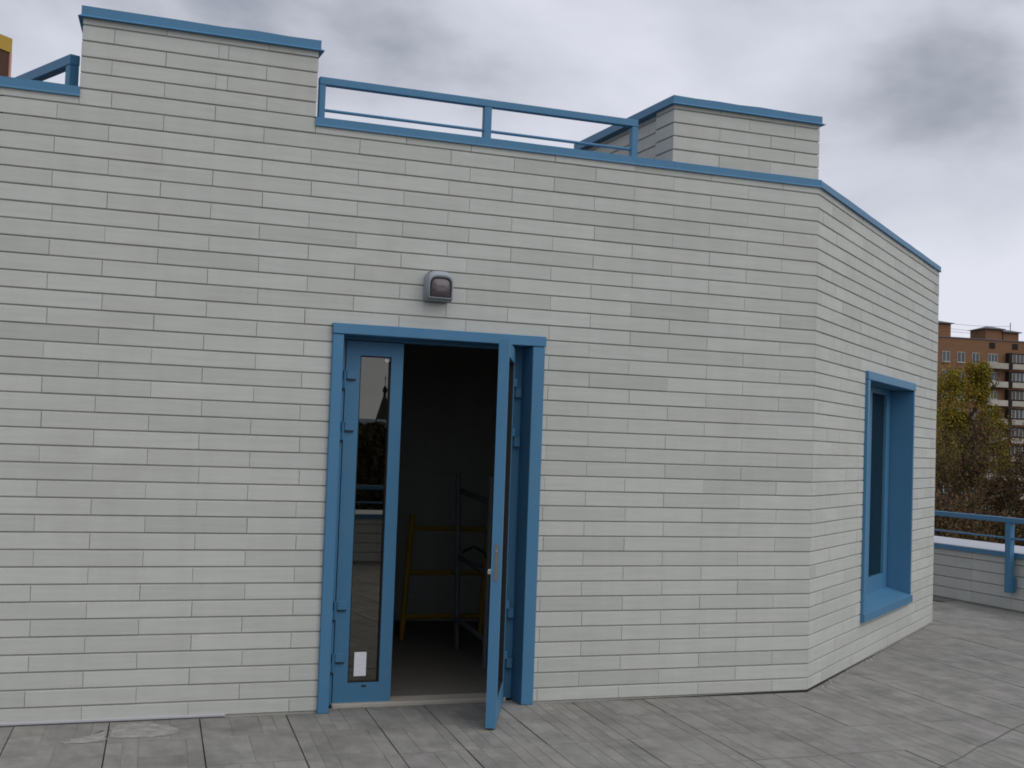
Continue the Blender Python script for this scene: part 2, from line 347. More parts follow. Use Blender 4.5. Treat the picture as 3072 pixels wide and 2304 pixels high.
for i in range(37):
    z0, z1 = 0.1 * i, 0.1 * i + 0.1
    if i == 0: z0 = 0.012
    J = front_joints(i)
    if i < 36: course(I4, [XL, XR] + J, z0, z1, front, [(DX0, DX1)] if i < 24 else [])
    else:
        course(I4, [XL, TL0] + [j for j in J if j < TL0], z0, 3.668, front); course(I4, [TL1, XR] + [j for j in J if j > TL1], z0, 3.668, front)
        course(I4, [TL0, TL1] + [j for j in J if TL0 < j < TL1], z0, z1, front)
HT = 0.0945
for k in range(5):
    z0 = 3.7 + HT * k; z1 = z0 + HT if k < 4 else 4.13
    J = [j for j in front_joints(37 + k) if TL0 < j < TL1]
    if k in (1, 3): J += [-4.34, -4.28]; J = [j for j in J if not -4.6 < j < -4.36 and not -4.26 < j < -4.1]
    course(I4, [TL0, TL1] + J, z0, z1, blockL)
    J = [-.31 - .02 * (k % 2), -.63 + (.24 if k % 2 else 0), -.905 + (.32 if k % 2 else 0)]
    J = [-.84, -.42] if k % 2 == 0 else [-.60, -.22]
    course(I4, [TR0, TR1] + J, z0, z1 - .01 if k == 4 else z1, blockR)
    zz = z1 - .01 if k == 4 else z1
    ML = Matrix.Translation((TL0 + .07, 0.55, 0)) @ Matrix.Rotation(-math.pi / 2 - math.atan(.07 / .55), 4, 'Z'); course(ML, [0, .55 - (.3 if k % 2 else .12), .548], z0, z1, blockL)
    MR = Matrix.Translation((TL1, 0, 0)) @ Matrix.Rotation(math.pi / 2, 4, 'Z'); course(MR, [.002, .3, .55], z0, z1, blockL)
    ML = Matrix.Translation((TR0, 0.27, 0)) @ Matrix.Rotation(-math.pi / 2, 4, 'Z'); course(ML, [0, .268], z0, zz, blockR)
    ML = Matrix.Translation((TR0 + .03, 1.7, 0)) @ Matrix.Rotation(-math.pi / 2, 4, 'Z'); course(ML, [0, .35 + .3 * (k % 2), .95 + .3 * (k % 2), 1.43], z0, zz, blockR)
    MR = Matrix.Translation((TR1, 0, 0)) @ Matrix.Rotation(math.pi / 2, 4, 'Z'); course(MR, [.002, .3 + .3 * (k % 2), .9 + .3 * (k % 2), 1.7], z0, zz, blockR)
for i in range(37):
    z0, z1 = 0.1 * i, (0.1 * i + 0.1 if i < 36 else 3.66)
    if i == 0: z0 = 0.012
    ph = (0.74, 1.105)[i % 2] if i % 4 < 3 else 0.38
    J = [ph + .6 * k + br.uniform(-.01, .01) for k in range(-1, 8) if 0.1 < ph + .6 * k < SLEN - .1]
    if i % 3 == 0: J.append(1.33 if i % 2 else .37)
    course(RS, [0.0, SLEN] + J, z0, z1, side, [(WX0, WX1)] if 4 <= i < 24 else [])
RLB = RL @ Matrix.Translation((5.0, 0, 0)) @ Matrix.Rotation(math.pi, 4, 'Z')
for i in range(37):
    course(RLB, [0, 5.0] + [.3 * (i % 2) + .6 * k for k in range(1, 8)], .1 * i + (.012 if i == 0 else 0), .1 * i + .1 if i < 36 else 3.66, leftw)
def brick_mesh(l, h):
    m = MB(); b_ = 0.0036; e_ = 0.0010; d = 0.0050
    f = [(e_, 0, b_), (l - e_, 0, b_), (l - e_, 0, h - b_), (e_, 0, h - b_)]
    mid = [(0, d, 0), (l, d, 0), (l, d, h), (0, d, h)]; bk = [(0, TT, 0), (l, TT, 0), (l, TT, h), (0, TT, h)]
    m.v = f + mid + bk; m.f = [(0, 1, 2, 3)] + [(4 + i, 4 + (i + 1) % 4, (i + 1) % 4, i) for i in range(4)] + [(8 + i, 8 + (i + 1) % 4, 4 + (i + 1) % 4, 4 + i) for i in range(4)]
    return m
def seen_size(M, l, h):
    pts = []
    for q in ((0, 0, 0), (l, 0, 0), (l, 0, h), (0, 0, h)):
        v = M @ Vector(q) - CAM; d = v.dot(fwd)
        if d < .2: return 0
        pts.append((v.dot(right) / d * cd.lens / 18, v.dot(up) / d * cd.lens / 13.5 * 1.0))
    n = (M.to_3x3() @ Vector((0, -1, 0))).dot(CAM - M.translation)
    if n <= 0: return 0
    pts = [(max(-1, min(1, a)), max(-1, min(1, b_))) for a, b_ in pts]
    return abs(sum(pts[i][0] * pts[(i+1) % 4][1] - pts[(i+1) % 4][0] * pts[i][1] for i in range(4)))
bricks.sort(key=lambda t: -seen_size(t[0], t[1], t[2]))
bm_cache = {}; rest = MB()
for n_, (Mx, l, h, par) in enumerate(bricks):
    if (l, h) not in bm_cache: bm_cache[l, h] = [brick_mesh(l, h), None]
    e = bm_cache[l, h]
    if n_ < 300:
        if e[1] is None: e[1] = e[0].mesh('tile')
        obj('tile', e[1], M_BRICK, par, M=Mx)
    else:
        base = len(rest.v); rest.v += [tuple(Mx @ Vector(p)) for p in e[0].v]; rest.f += [tuple(base + i for i in f) for f in e[0].f]
tag(rest.build('tiles', M_BRICK, pav), kind='stuff')

# ---- copings
def coping_run(name, M, x0, x1, yf, yb, z0, z1, lip=0.012, wave=0.002, cap0=True):
    """sheet-metal coping: fascia with a small drip lip, slightly wavy top"""
    m = MB(); n = max(2, int((x1 - x0) / 0.25)); r = random.Random(int(x0 * 100) + int(z0 * 77))
    prof = lambda dz: [(yf - lip, z0), (yf - lip, z0 + .003), (yf, z0 + .012), (yf, z1 + dz), (yb, z1 + .012 + dz), (yb, z0)]
    for k in range(n + 1):
        x = x0 + (x1 - x0) * k / n; dz = r.uniform(-wave, wave)
        m.v += [tuple(M @ Vector((x, y, z))) for y, z in prof(dz)]
    for k in range(n):
        for j in range(6):
            a, b_ = k * 6 + j, k * 6 + (j + 1) % 6; m.f.append((a, a + 6, b_ + 6, b_))
    m.f.append(tuple(range(6))); m.f.append(tuple(n * 6 + 5 - j for j in range(6)))
    return m.build(name, M_BLUE, pav)
coping_run('coping', I4, TL1 - .003, -1.2, -.014, .34, 3.648, 3.704, .002)
coping_run('coping', I4, -1.1985, .009, -.014, .34, 3.648, 3.704, .002)
coping_run('coping', I4, XL - .02, TL0 + .003, -.014, .34, 3.648, 3.707, .002)
coping_run('coping', RS, -.004, SLEN + .02, -.014, .30, 3.650, 3.704, .008)
MLc = RL @ Matrix.Translation((5.0, 0, 0)) @ Matrix.Rotation(math.pi, 4, 'Z')
coping_run('coping', MLc, 0, 4.99, -.014, .3, 3.648, 3.705, .002)
def coping_ring(x0, x1, y0, y1, z0, z1, ov=.012, lip=.020, tap=0.0):
    m = MB(); n = 7; r = random.Random(int(x0 * 50))
    for k in range(n):                      # wavy top sheet in sections
        a, b_ = x0 - ov + (x1 - x0 + 2 * ov) * k / n, x0 - ov + (x1 - x0 + 2 * ov) * (k + 1) / n
        if k == 0: h0 = 0
        h1 = r.uniform(-.006, .004) if k < n - 1 else 0
        m.hexa([(a, y0 - ov, z0 + .012), (b_, y0 - ov, z0 + .012), (b_, y1 + ov, z0 + .012), (a + (tap if k == 0 else 0), y1 + ov, z0 + .012), (a, y0 - ov, z1 + h0), (b_, y0 - ov, z1 + h1), (b_, y1 + ov, z1 + .01 + h1), (a + (tap if k == 0 else 0), y1 + ov, z1 + .01 + h0)]); h0 = h1
    o, q = ov + lip, ov                      # flared drip edge
    m.hexa([(x0 - o, y0 - o, z0 - .002), (x1 + o, y0 - o, z0 - .002), (x1 + o, y1 + o, z0 - .002), (x0 - o + tap, y1 + o, z0 - .002), (x0 - q, y0 - q, z0 + .0135), (x1 + q, y0 - q, z0 + .0135), (x1 + q, y1 + q, z0 + .0135), (x0 - q + tap, y1 + q, z0 + .0135)])
    return m.build('block_coping', M_BLUE, pav)
coping_ring(TL0, TL1, 0, .55, 4.122, 4.188, tap=.07)
coping_ring(TR0, TR1, 0, 1.7, 4.112, 4.172)
# base strips: pale strip left of the door, dark strip painting the gap's shade along the right and side walls
c = MB(); c.bbox(XL + .02, -4.12, -.008, .012, .007, .021, .002); c.build('base_strip', M_GALV, pav)
c = MB(); c.hexa([(-1.75, .001, -.02), (-.004, .001, -.02), (-.004, .0095, -.02), (-1.75, .0095, -.02), (-1.75, .001, -.002), (-.004, .001, .0135), (-.004, .0095, .0135), (-1.75, .0095, -.002)]); c.hexa([RS @ Vector(q) for q in ((.004, .001, -.02), (2.8, .001, -.02), (2.8, .0095, -.02), (.004, .0095, -.02), (.004, .001, .0135), (2.8, .001, -.002), (2.8, .0095, -.002), (.004, .0095, .0135))]); c.build('base_gap_shade', M_DARK, pav)

# ---- door
c = MB()
c.bbox(DX0 - .004, DX0 + .066, -.028, .19, .002, 2.352, .003); c.bbox(DX1 - .082, DX1 + .003, -.028, .19, .002, 2.352, .003)
c.bbox(DX0 - .008, DX1 + .008, -.036, .19, 2.354, 2.421, .004)
c.build('door_casing', M_BLUE, pav)
c = MB(); fy0, fy1 = .165, .235
c.box(DX0 + .066, DX0 + .125, fy0, fy1, .01, 2.335); c.box(DX1 - .135, DX1 - .082, fy0, fy1, .01, 2.335); c.box(DX0 + .066, DX1 - .082, fy0 + .002, fy1 - .002, 2.336, 2.36)
frame = c.build('door_frame', M_BLUE, pav)
c = MB(); c.bbox(DX0 + .12, DX1 - .13, .12, .30, -.01, .024, .006); c.build('threshold', M_THRESH, pav)
def leaf(name, W, H, gx0, gx1, gz0, gz1, M, label):
    """frame around a tall pane: x along the leaf, y thickness (0 outer face .. .06), z up"""
    m = MB(); t = .06
    for q in ((0, gx0, 0, H), (gx1, W, 0, H), (gx0 - .0, gx1, 0, gz0), (gx0, gx1, gz1, H)):
        m.box(q[0], q[1], 0 if q[2] == 0 and q[3] == H else .0004, t if q[3] == H and q[2] == 0 else t - .0004, q[2], q[3], M)
    o = m.build(name, M_BLUE, pav); o['label'] = label
    p = MB(); p.box(gx0 - .002, gx1 + .002, .024, .036, gz0 - .002, gz1 + .002, M); p.build('pane', M_GLASS, o)
    s = MB(); gk = .007
    for yy in ((.006, .0235), (.0365, .054)):
        s.box(gx0, gx0 + gk, *yy, gz0, gz1, M); s.box(gx1 - gk, gx1, *yy, gz0, gz1, M); s.box(gx0 + gk, gx1 - gk, *yy, gz0, gz0 + gk, M); s.box(gx0 + gk, gx1 - gk, *yy, gz1 - gk, gz1, M)
    s.build('gasket', M_RUBBER, o)
    return o
FX = -3.43
MF = Matrix.Translation((FX, .160, .012))
lf = leaf('door_leaf', .38, 2.318, .094, .300, .136, 2.226, MF, 'closed narrow blue door leaf with tall glass pane')
def hinge(M, par, z):
    m = MB(); m.bbox(.004, .066, -.016, .002, z, z + .055, .003, M); m.tube([M @ Vector((-.008, -.012, z - .062)), M @ Vector((-.008, -.012, z + .055))], .0105, 8)
    m.bbox(-.030, -.006, -.014, .006, z - .062, z - .006, .003, M); o = m.build('hinge', M_BLUE, par)
    k = MB(); k.box(.012, .064, -.013, .001, z - .008, z - .0005, M); k.box(-.034, -.004, -.014, .001, z - .074, z - .063, M); k.build('hinge_cap', M_DARK, par)
for z in (2.07, 1.74, .60, .27): hinge(MF, lf, z)
k = MB(); k.box(.186, .216, -.003, .001, .108, .120, MF); k.build('maker_plate', M_DARK, lf)
k = MB(); ang = [2 * math.pi * i / 14 for i in range(14)]
k.quad(*[(-3.152 + .017 * math.cos(a), .160 + .0225, 2.219 + .017 * math.sin(a)) for a in ang]); k.build('sticker', M_PAPER, lf)
# open leaf
HG = Vector((-2.272, .145, .012)); ld = Vector((-.405, -.914, 0)).normalized()
LWID = .90
MO = Matrix(((ld.x, ld.y, 0, HG.x), (ld.y, -ld.x, 0, HG.y), (0, 0, 1, HG.z), (0, 0, 0, 1)))   # local y -> inner side
# local y must point to the inner (left) side of the leaf; keep a right-handed frame by using x from hinge to free edge
iy = Vector((0, 0, 1)).cross(ld)   # left of travel direction
MO = Matrix(((ld.x, iy.x, 0, HG.x), (ld.y, iy.y, 0, HG.y), (0, 0, 1, HG.z), (0, 0, 0, 1)))
# travelling towards the camera the left hand is the outer (right-hand in picture) side
MO = MO @ Matrix.Translation((0, -.06, 0))
lo = leaf('door_leaf', LWID, 2.318, .10, LWID - .10, .136, 2.226, MO, 'wide blue door leaf standing open towards the viewer')
k = MB(); k.box(LWID - .002, LWID + .003, .020, .041, .87, 1.09, MO); lp = k.build('lock_plate', M_STEEL, lo)
k = MB(); k.tube([MO @ Vector((LWID, .031, 1.050)), MO @ Vector((LWID + .007, .031, 1.050))], .008, 8); k.build('screw', M_BRIGHT, lp)
k = MB(); k.bbox(LWID - .06, LWID - .035, -.02, .002, .905, .935, .003, MO); k.build('latch', M_BRIGHT, lo)
for z in (2.07, 1.74, .60, .27):
    m = MB(); m.bbox(.012, .07, .058, .076, z, z + .055, .003, MO); m.tube([MO @ Vector((-.006, .066, z - .062)), MO @ Vector((-.006, .066, z + .055))], .0105, 8)
    m.bbox(DX1 - .134, DX1 - .090, fy0 - .034, fy0 + .001, z - .055, z + .008, .003); m.build('hinge', M_BLUE, lo)
# paper behind/at the foot of the narrow pane
k = MB(); k.box(-3.292, -3.213, .160 + .0195, .160 + .0215, .186, .338)
pp = k.build('paper_sheet', M_PAPER); tag(pp, 'small white printed paper stuck low on the narrow glass pane', 'paper')

# ---- window in the side wall
c = MB()
c.bbox(WX0 - .006, WX0 + .065, -.026, .20, WZ0 + .03, 2.338, .003, RS); c.bbox(WX1 - .034, WX1 + .006, -.020, .20, WZ0 + .03, 2.338, .003, RS)
c.bbox(WX0 - .008, WX1 + .010, -.028, .20, 2.340, 2.412, .004, RS)
win = c.build('window', M_BLUE, pav)
c = MB()                           # sloping sill with a turned-down lip
P_ = [(WX0 - .008, -.036, .40), (WX1 + .006, -.036, .40), (WX1 + .006, .20, .462), (WX0 - .008, .20, .462)]
Q_ = [(a, b_, .335) for a, b_, _ in P_]
c.hexa([RS @ Vector(q) for q in Q_] + [RS @ Vector(q) for q in P_]); c.build('sill', M_BLUE, win)
c = MB()
a0, a1 = WX0 + .065, WX1 - .034
c.box(a0, a0 + .09, .20, .26, .462, 2.338, RS); c.box(3.21, a1, .20, .26, .462, 2.338, RS); c.box(2.50, 2.63, .20, .26, .462, 2.338, RS)
for p, q in ((a0 + .09, 2.50), (2.63, 3.21)): c.box(p, q, .2006, .2594, .462, .600, RS); c.box(p, q, .2006, .2594, 2.288, 2.338, RS)
c.build('window_frame', M_BLUE, win)
for p, q in ((a0 + .09, 2.50), (2.63, 3.21)):
    c = MB(); c.box(p - .004, q + .004, .224, .236, .597, 2.291, RS); c.build('pane', M_WGLASS, win)
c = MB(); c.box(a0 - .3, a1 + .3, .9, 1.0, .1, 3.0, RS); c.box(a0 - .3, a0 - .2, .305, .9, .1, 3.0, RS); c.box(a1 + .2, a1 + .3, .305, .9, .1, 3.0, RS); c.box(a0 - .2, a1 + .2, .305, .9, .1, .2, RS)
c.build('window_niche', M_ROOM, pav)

# ------------------------------------------------------------------ railings on the pavilion roof
rl = thing('roof_railing', (-2.6, .12, 3.70), 'low blue railing between the two raised blocks on the roof edge', 'railing')
ry0, ry1 = .085, .125; fz = 1.0118
S = lambda s: -5.353 + (s + 5.353) * fz
Z = lambda z: 1.7125 + (z - 1.7125) * fz
for a, b_ in ((-3.712, -3.672), (-2.611, -2.560), (-1.532, -1.487)):
    m = MB(); m.bbox(S(a) - .02, S(b_) + .02, ry0 - .012, ry1 + .02, 3.7, 3.7165, .002); m.bbox(S(a), S(b_), ry0, ry1 + .008, 3.70, Z(3.914), .003); m.build('post', M_BLUE, rl)
m = MB(); m.bbox(S(-3.712), S(-1.487), ry0 - .002, ry1 + .01, Z(3.9145), Z(3.962), .003); m.build('top_rail', M_BLUE, rl)
for a, b_ in ((-3.672, -2.611), (-2.56, -1.532)):
    m = MB(); m.tube([(S(a), .105, Z(3.756)), (S(b_), .105, Z(3.756))], .0105, 8, False); m.build('lower_rail', M_BLUE, rl)
rl = thing('roof_railing', (-5.2, .27, 3.70), 'blue railing slanting away behind the left end of the coping', 'railing')
RA = Vector((-.40, .9165, 0)); RNV = Vector((.9165, .40, 0)); p0 = Vector((-5.185, .25, 0))
MA = Matrix(((RA.x, RNV.x, 0, p0.x), (RA.y, RNV.y, 0, p0.y), (0, 0, 1, 0), (0, 0, 0, 1)))
MA = Matrix(((RA.x, -RNV.x, 0, p0.x), (RA.y, -RNV.y, 0, p0.y), (0, 0, 1, 0), (0, 0, 0, 1)))
for x in (0, 1.3, 2.6, 3.9):
    m = MB(); m.bbox(x, x + .06, -.06, 0, 3.70, 3.900, .003, MA); m.build('post', M_BLUE, rl)
m = MB(); m.bbox(-.002, 3.95, -.062, .002, 3.901, 3.964, .003, MA); m.build('top_rail', M_BLUE, rl)
fx = MB(); fx.lathe([(0.0, 3.75), (.03, 3.756), (.034, 3.766), (.012, 3.778), (.006, 3.80), (0, 3.80)], (-5.23, .40), 10); fx.box(-5.262, -5.23, .39, .41, 3.768, 3.776); fx.box(-5.233, -5.227, .397, .403, 3.70, 3.752)
tag(fx.build('roof_fixture', M_DARK), 'tiny dark fixture peeking over the left coping below the slanting rail', 'fixture')

# ------------------------------------------------------------------ wall light above the door
wl = thing('wall_light', (-2.896, 0, 2.62), 'grey hooded wall light with smoked lens above the blue door', 'wall light')
cx, zb, zt_, hw = -2.896, 2.610, 2.797, .088
def arch(hw_, z0, z1, n=10, pw=3.3):
    """closed outline: flat bottom, straight sides, rounded head"""
    zs = z0 + (z1 - z0) * .52; pts = [(-hw_, z0), (hw_, z0)]
    for i in range(n + 1):
        t = math.pi / 2 * i / n; pts.append((hw_ * math.cos(t) ** (2 / pw), zs + (z1 - zs) * math.sin(t) ** (2 / pw)))
    for i in range(n - 1, -1, -1):
        t = math.pi / 2 * i / n; pts.append((-hw_ * math.cos(t) ** (2 / pw), zs + (z1 - zs) * math.sin(t) ** (2 / pw)))
    return pts
def loft(m, rings):
    base = len(m.v); n = len(rings[0])
    for r_ in rings: m.v += r_
    for k in range(len(rings) - 1):
        for i in range(n):
            a, b_ = base + k * n + i, base + k * n + (i + 1) % n; m.f.append((a, b_, b_ + n, a + n))
ring = lambda hw_, z0, z1, y, dx=0: [(cx + dx + x, y, z) for x, z in arch(hw_, z0, z1)]
m = MB()
loft(m, [ring(.084, zb, zt_, -.002), ring(.088, zb - .002, zt_ + .002, -.03), ring(.086, zb, zt_ - .004, -.075), ring(.080, zb + .004, zt_ - .022, -.105), ring(.077, zb + .008, zt_ - .040, -.110), ring(.072, zb + .012, zt_ - .048, -.098)])
hs = m.build('housing', M_LAMP, wl, True)
m = MB(); loft(m, [ring(.0725, zb + .0115, zt_ - .0475, -.0985), ring(.064, zb + .016, zt_ - .054, -.096)]); m.build('gasket', M_RUBBER, wl)
m = MB(); r2 = ring(.065, zb + .015, zt_ - .053, -.0975); loft(m, [r2, ring(.054, zb + .026, zt_ - .069, -.112), ring(.03, zb + .05, zt_ - .10, -.117)]); q = ring(.03, zb + .05, zt_ - .10, -.117); base = len(m.v); m.v += q; m.f.append(tuple(range(base, base + len(q))))
m.build('lens', M_LENS, wl, True)
m = MB(); pr = arch(.089, zb - .002, zt_ + .003); seg = [p for p in pr if p[1] > zt_ - .032]
m.tube([(cx + x * .96, -.062, z - .004) for x, z in seg], .0035, 5); m.build('visor_seam', M_DARK, wl)
m = MB(); m.bbox(cx - .084, cx + .084, -.080, .0, zb - .009, zb - .0005, .003); m.build('base_lip', mat('lamp_base', (.26, .27, .26), .6), wl)

# ------------------------------------------------------------------ things in the dark room
sf = thing('scaffold_frame', (-2.2, 2.63, .01), 'yellow scaffold ladder frame standing in the dark room', 'scaffold')
yy = 2.63
for xa, xb in ((-2.262, -2.205), (-1.56, -1.50)):
    m = MB(); m.tube([(xa, yy, .012), (xa + (xb - xa) * .5, yy, .55), (xb, yy, 1.075)], .024, 10); m.build('post', M_YEL, sf)
for z, xa in ((.955, -2.195), (.578, -2.21), (.206, -2.235)):
    m = MB(); m.tube([(xa, yy, z), (xa + .70, yy, z - .004)], .021, 8); m.build('rung', M_YEL, sf)
tf = thing('trestle_frame', (-1.97, 1.7, .01), 'worn grey steel trestle frame behind the open door leaf', 'trestle')
for p, q in (((-1.945, 2.1, .012), (-1.987, 2.1, 1.45)), ((-2.005, 1.26, .012), (-2.0, 1.26, 1.45))):
    m = MB(); m.tube([p, q], .022, 8); m.build('post', M_GREYP, tf)
for z in (.76, .26, 1.30):
    m = MB(); m.tube([(-1.955, 2.1, z), (-2.0, 1.26, z - .05)], .022, 8); m.build('brace', M_GREYP, tf)
m = MB(); m.tube([(-1.93, 2.09, .80), (-1.88, 1.95, .86), (-1.84, 1.8, .82), (-1.82, 1.72, .70), (-1.81, 1.70, .3), (-1.80, 1.68, .02)], .009, 6)
tag(m.build('cable', M_RUBBER), 'black cable hanging on the grey trestle in the dark room', 'cable')

# ------------------------------------------------------------------ terrace parapets
def parapet(name, M, length, label, rail_label, posts, zc=.128, nrow=5, ind=True):
    """x along, face at y=0 towards the terrace, z up"""
    pw = thing(name, M.translation, label, 'parapet')
    m = MB(); m.box(0, length, .02, .8, -.4, .60, M); m.build('core', M_CORE, pw)
    e = [.0] + [.017 + zc * k for k in range(nrow)] + [.62]
    for i in range(len(e) - 1):
        h = e[i+1] - e[i] - .007
        if h < .015: continue
        xs = [0.0] + [x for x in [(.0 if i % 2 else .0) + .66 * k + .02 for k in range(1, int(length / .66) + 1)] if x < length - .05] + [length]
        agg = MB()
        for a, b_ in zip(xs[:-1], xs[1:]):
            Mx = M @ Matrix.Translation((a + .0015, br.uniform(-.001, .001), e[i] + .0035))
            bmx = brick_mesh(b_ - a - .003, h)
            if ind: obj('tile', bmx.mesh('tile'), M_BRICK, pw, M=Mx)
            else:
                base = len(agg.v); agg.v += [tuple(Mx @ Vector(p)) for p in bmx.v]; agg.f += [tuple(base + q for q in f) for f in bmx.f]
        if not ind: agg.build('tile_course', M_BRICK, pw)
    m = MB(); m.bbox(0, length, -.020, .01, .61, .660, .003, M); m.tube([M @ Vector((0, -.022, .616)), M @ Vector((length, -.022, .616))], .008, 6); m.build('edge_trim', M_BLUE, pw)
    m = MB(); m.hexa([M @ Vector(q) for q in ((0, -.012, .645), (length, -.012, .645), (length, .82, .645), (0, .82, .645), (0, -.012, .668), (length, -.012, .668), (length, .82, .675), (0, .82, .675))]); m.build('coping', M_WHITEM, pw)
    rw = thing(name.replace('wall', 'railing'), M.translation, rail_label, 'railing')
    for x in posts:
        m = MB(); m.bbox(x, x + .085, -.10, -.035, .215, 1.004, .004, M); o = m.build('post', M_BLUE, rw)
        m = MB(); m.bbox(x - .01, x + .095, -.034, -.0005, .235, .385, .003, M); m.build('bracket', M_BLUE, o)
    m = MB(); m.bbox(0, length, -.102, -.04, 1.005, 1.062, .004, M); m.build('top_rail', M_BLUE, rw)
    m = MB(); m.tube([M @ Vector((0, -.07, .828)), M @ Vector((length, -.07, .828))], .011, 8); m.build('lower_rail', M_BLUE, rw)
# face towards -x : x runs along -y
MP = Matrix.Translation((5.23, 9.0, 0)) @ Matrix.Rotation(-math.pi / 2, 4, 'Z')
parapet('parapet_wall', MP, 17.78, 'low grey tiled parapet with pale top beyond the side wall', 'blue tubular railing fixed to the low parapet at far right', (2.2, 5.285, 8.4, 11.5, 14.6), ind=True)
MP2 = Matrix.Translation((5.22, -8.8, 0)) @ Matrix.Rotation(math.pi, 4, 'Z')
parapet('parapet_wall', MP2, 14.0, 'grey tiled parapet seen only as a reflection in the door glass', 'blue railing seen only as a reflection in the door glass', (1.2, 4.2, 8.6, 11.8), ind=False)

# ------------------------------------------------------------------ loose mortar and cement smears
m = MB(); r = random.Random(2)
for _ in range(60):
    s = r.choice((r.uniform(.15, 1.1), r.uniform(.25, .9), r.uniform(1.2, 2.4))); o_ = abs(r.gauss(0, .03)) + .005; p = SD * s + SN * o_; k = r.uniform(.003, .011)
    pts = [p + Vector((r.uniform(-k, k), r.uniform(-k, k), z)) for z in (.0, k)]
    m.hexa([p + Vector((-k*r.uniform(.5,1.6), -k, -.002)), p + Vector((k*r.uniform(.5,1.6), -k, -.002)), p + Vector((k, k, -.002)), p + Vector((-k, k, -.002)), p + Vector((-k*.5, -k*.5, k)), p + Vector((k*.6, -k*.4, k*.9)), p + Vector((k*.4, k*.5, k)), p + Vector((-k*.5, k*.5, k*.8))])
tag(m.build('mortar_crumbs', M_MORTAR), 'pale mortar crumbs scattered along the foot of the side wall', 'debris', kind='stuff')
def smear(pts, label, z=.0030):
    r = random.Random(len(pts)); ring_ = []
    for (xa, ya), (xb, yb) in zip(pts, pts[1:] + pts[:1]):
        for k in range(6):
            t = k / 6; ring_.append((xa + (xb - xa) * t + r.uniform(-.012, .012), ya + (yb - ya) * t + r.uniform(-.012, .012)))
    m = MB(); n = len(ring_)
    m.v = [(x, y, z - .002) for x, y in ring_] + [(x, y, z) for x, y in ring_]
    m.f = [tuple(range(n, 2 * n))] + [(i, (i + 1) % n, n + (i + 1) % n, n + i) for i in range(n)]
    tag(m.build('cement_smear', M_STAIN), label, 'smear')
smear([(-5.07, -.48), (-4.95, -.50), (-4.83, -.46), (-4.83, -.22), (-4.92, -.33), (-5.02, -.41)], 'thin pale cement smear on the slab at far left of the wall foot')
smear([(-4.80, -.40), (-4.62, -.43), (-4.47, -.40), (-4.42, -.30), (-4.45, -.18), (-4.58, -.06), (-4.72, -.07), (-4.79, -.18)], 'broad pale cement smear on the slab against the left wall foot')

# ------------------------------------------------------------------ far apartment block
M_FBRICK = mat('far_brick', (0.195, 0.106, 0.062), 0.9, 0.1, var=0.10, scale=1.1, stretch=(1, 1, 2), dirt=(.14, .085, .055, .5), dirt_scale=.25)
M_FPLASTER = mat('balcony_panel', (0.40, 0.37, 0.32), 0.9, 0.1, var=0.12, scale=.9, rand=.12)
M_FWHITE = mat('white_window_frame', (0.42, 0.43, 0.43), 0.6, 0.3)
M_FDARK = mat('far_dark_and_shade', (0.030, 0.024, 0.022), 0.9, 0.1)  # near black: painted loggia shade, also vents, masts and wires
M_FGLASS = mat('far_glass', (0.05, 0.06, 0.065), 0.12, 0.6, rand=.4)
M_FROOF = mat('roof_tin', (0.10, 0.10, 0.115), 0.6, 0.3)
AO = Vector((121.88, 146.88, 0)); AA = R(-5.9606)
MBd = Matrix.Translation(AO) @ Matrix.Rotation(AA, 4, 'Z')       # x along facade, y into the house
ab = thing('apartment_building', AO + Vector((0, 0, -9)), 'tall brown brick apartment block with pale balconies behind the trees', 'building')
ROWZ = [16.11 - 2.795 * k for k in range(9)]
c = MB(); BX0, BX1 = -14.0, 40.0
c.box(BX0, BX1, .0, 12, -9, 19.72, MBd); wall_ = c.build('wall', M_FBRICK, ab)
c = MB(); c.box(BX0 - .1, BX1 + .1, -.12, 12.1, 19.722, 19.86, MBd); roof_ = c.build('roof', M_FROOF, ab)
def far_window(x0, x1, z0, z1, mull=2):
    m = MB(); m.box(x0, x1, -.02, -.004, z0, z1, MBd); o = m.build('window', M_FGLASS, ab)
    f = MB(); t = .055
    f.box(x0, x0 + t, -.07, -.021, z0, z1, MBd); f.box(x1 - t, x1, -.07, -.021, z0, z1, MBd); f.box(x0 + t, x1 - t, -.07, -.021, z0, z0 + t, MBd); f.box(x0 + t, x1 - t, -.07, -.021, z1 - t, z1, MBd)
    for k in range(1, mull): xm = x0 + (x1 - x0) * k / mull; f.box(xm - .04, xm + .04, -.072, -.0205, z0 + t, z1 - t, MBd)
    f.box(x0 - .05, x1 + .05, -.16, -.073, z0 - .09, z0 - .01, MBd); f.build('frame', M_FWHITE, o)
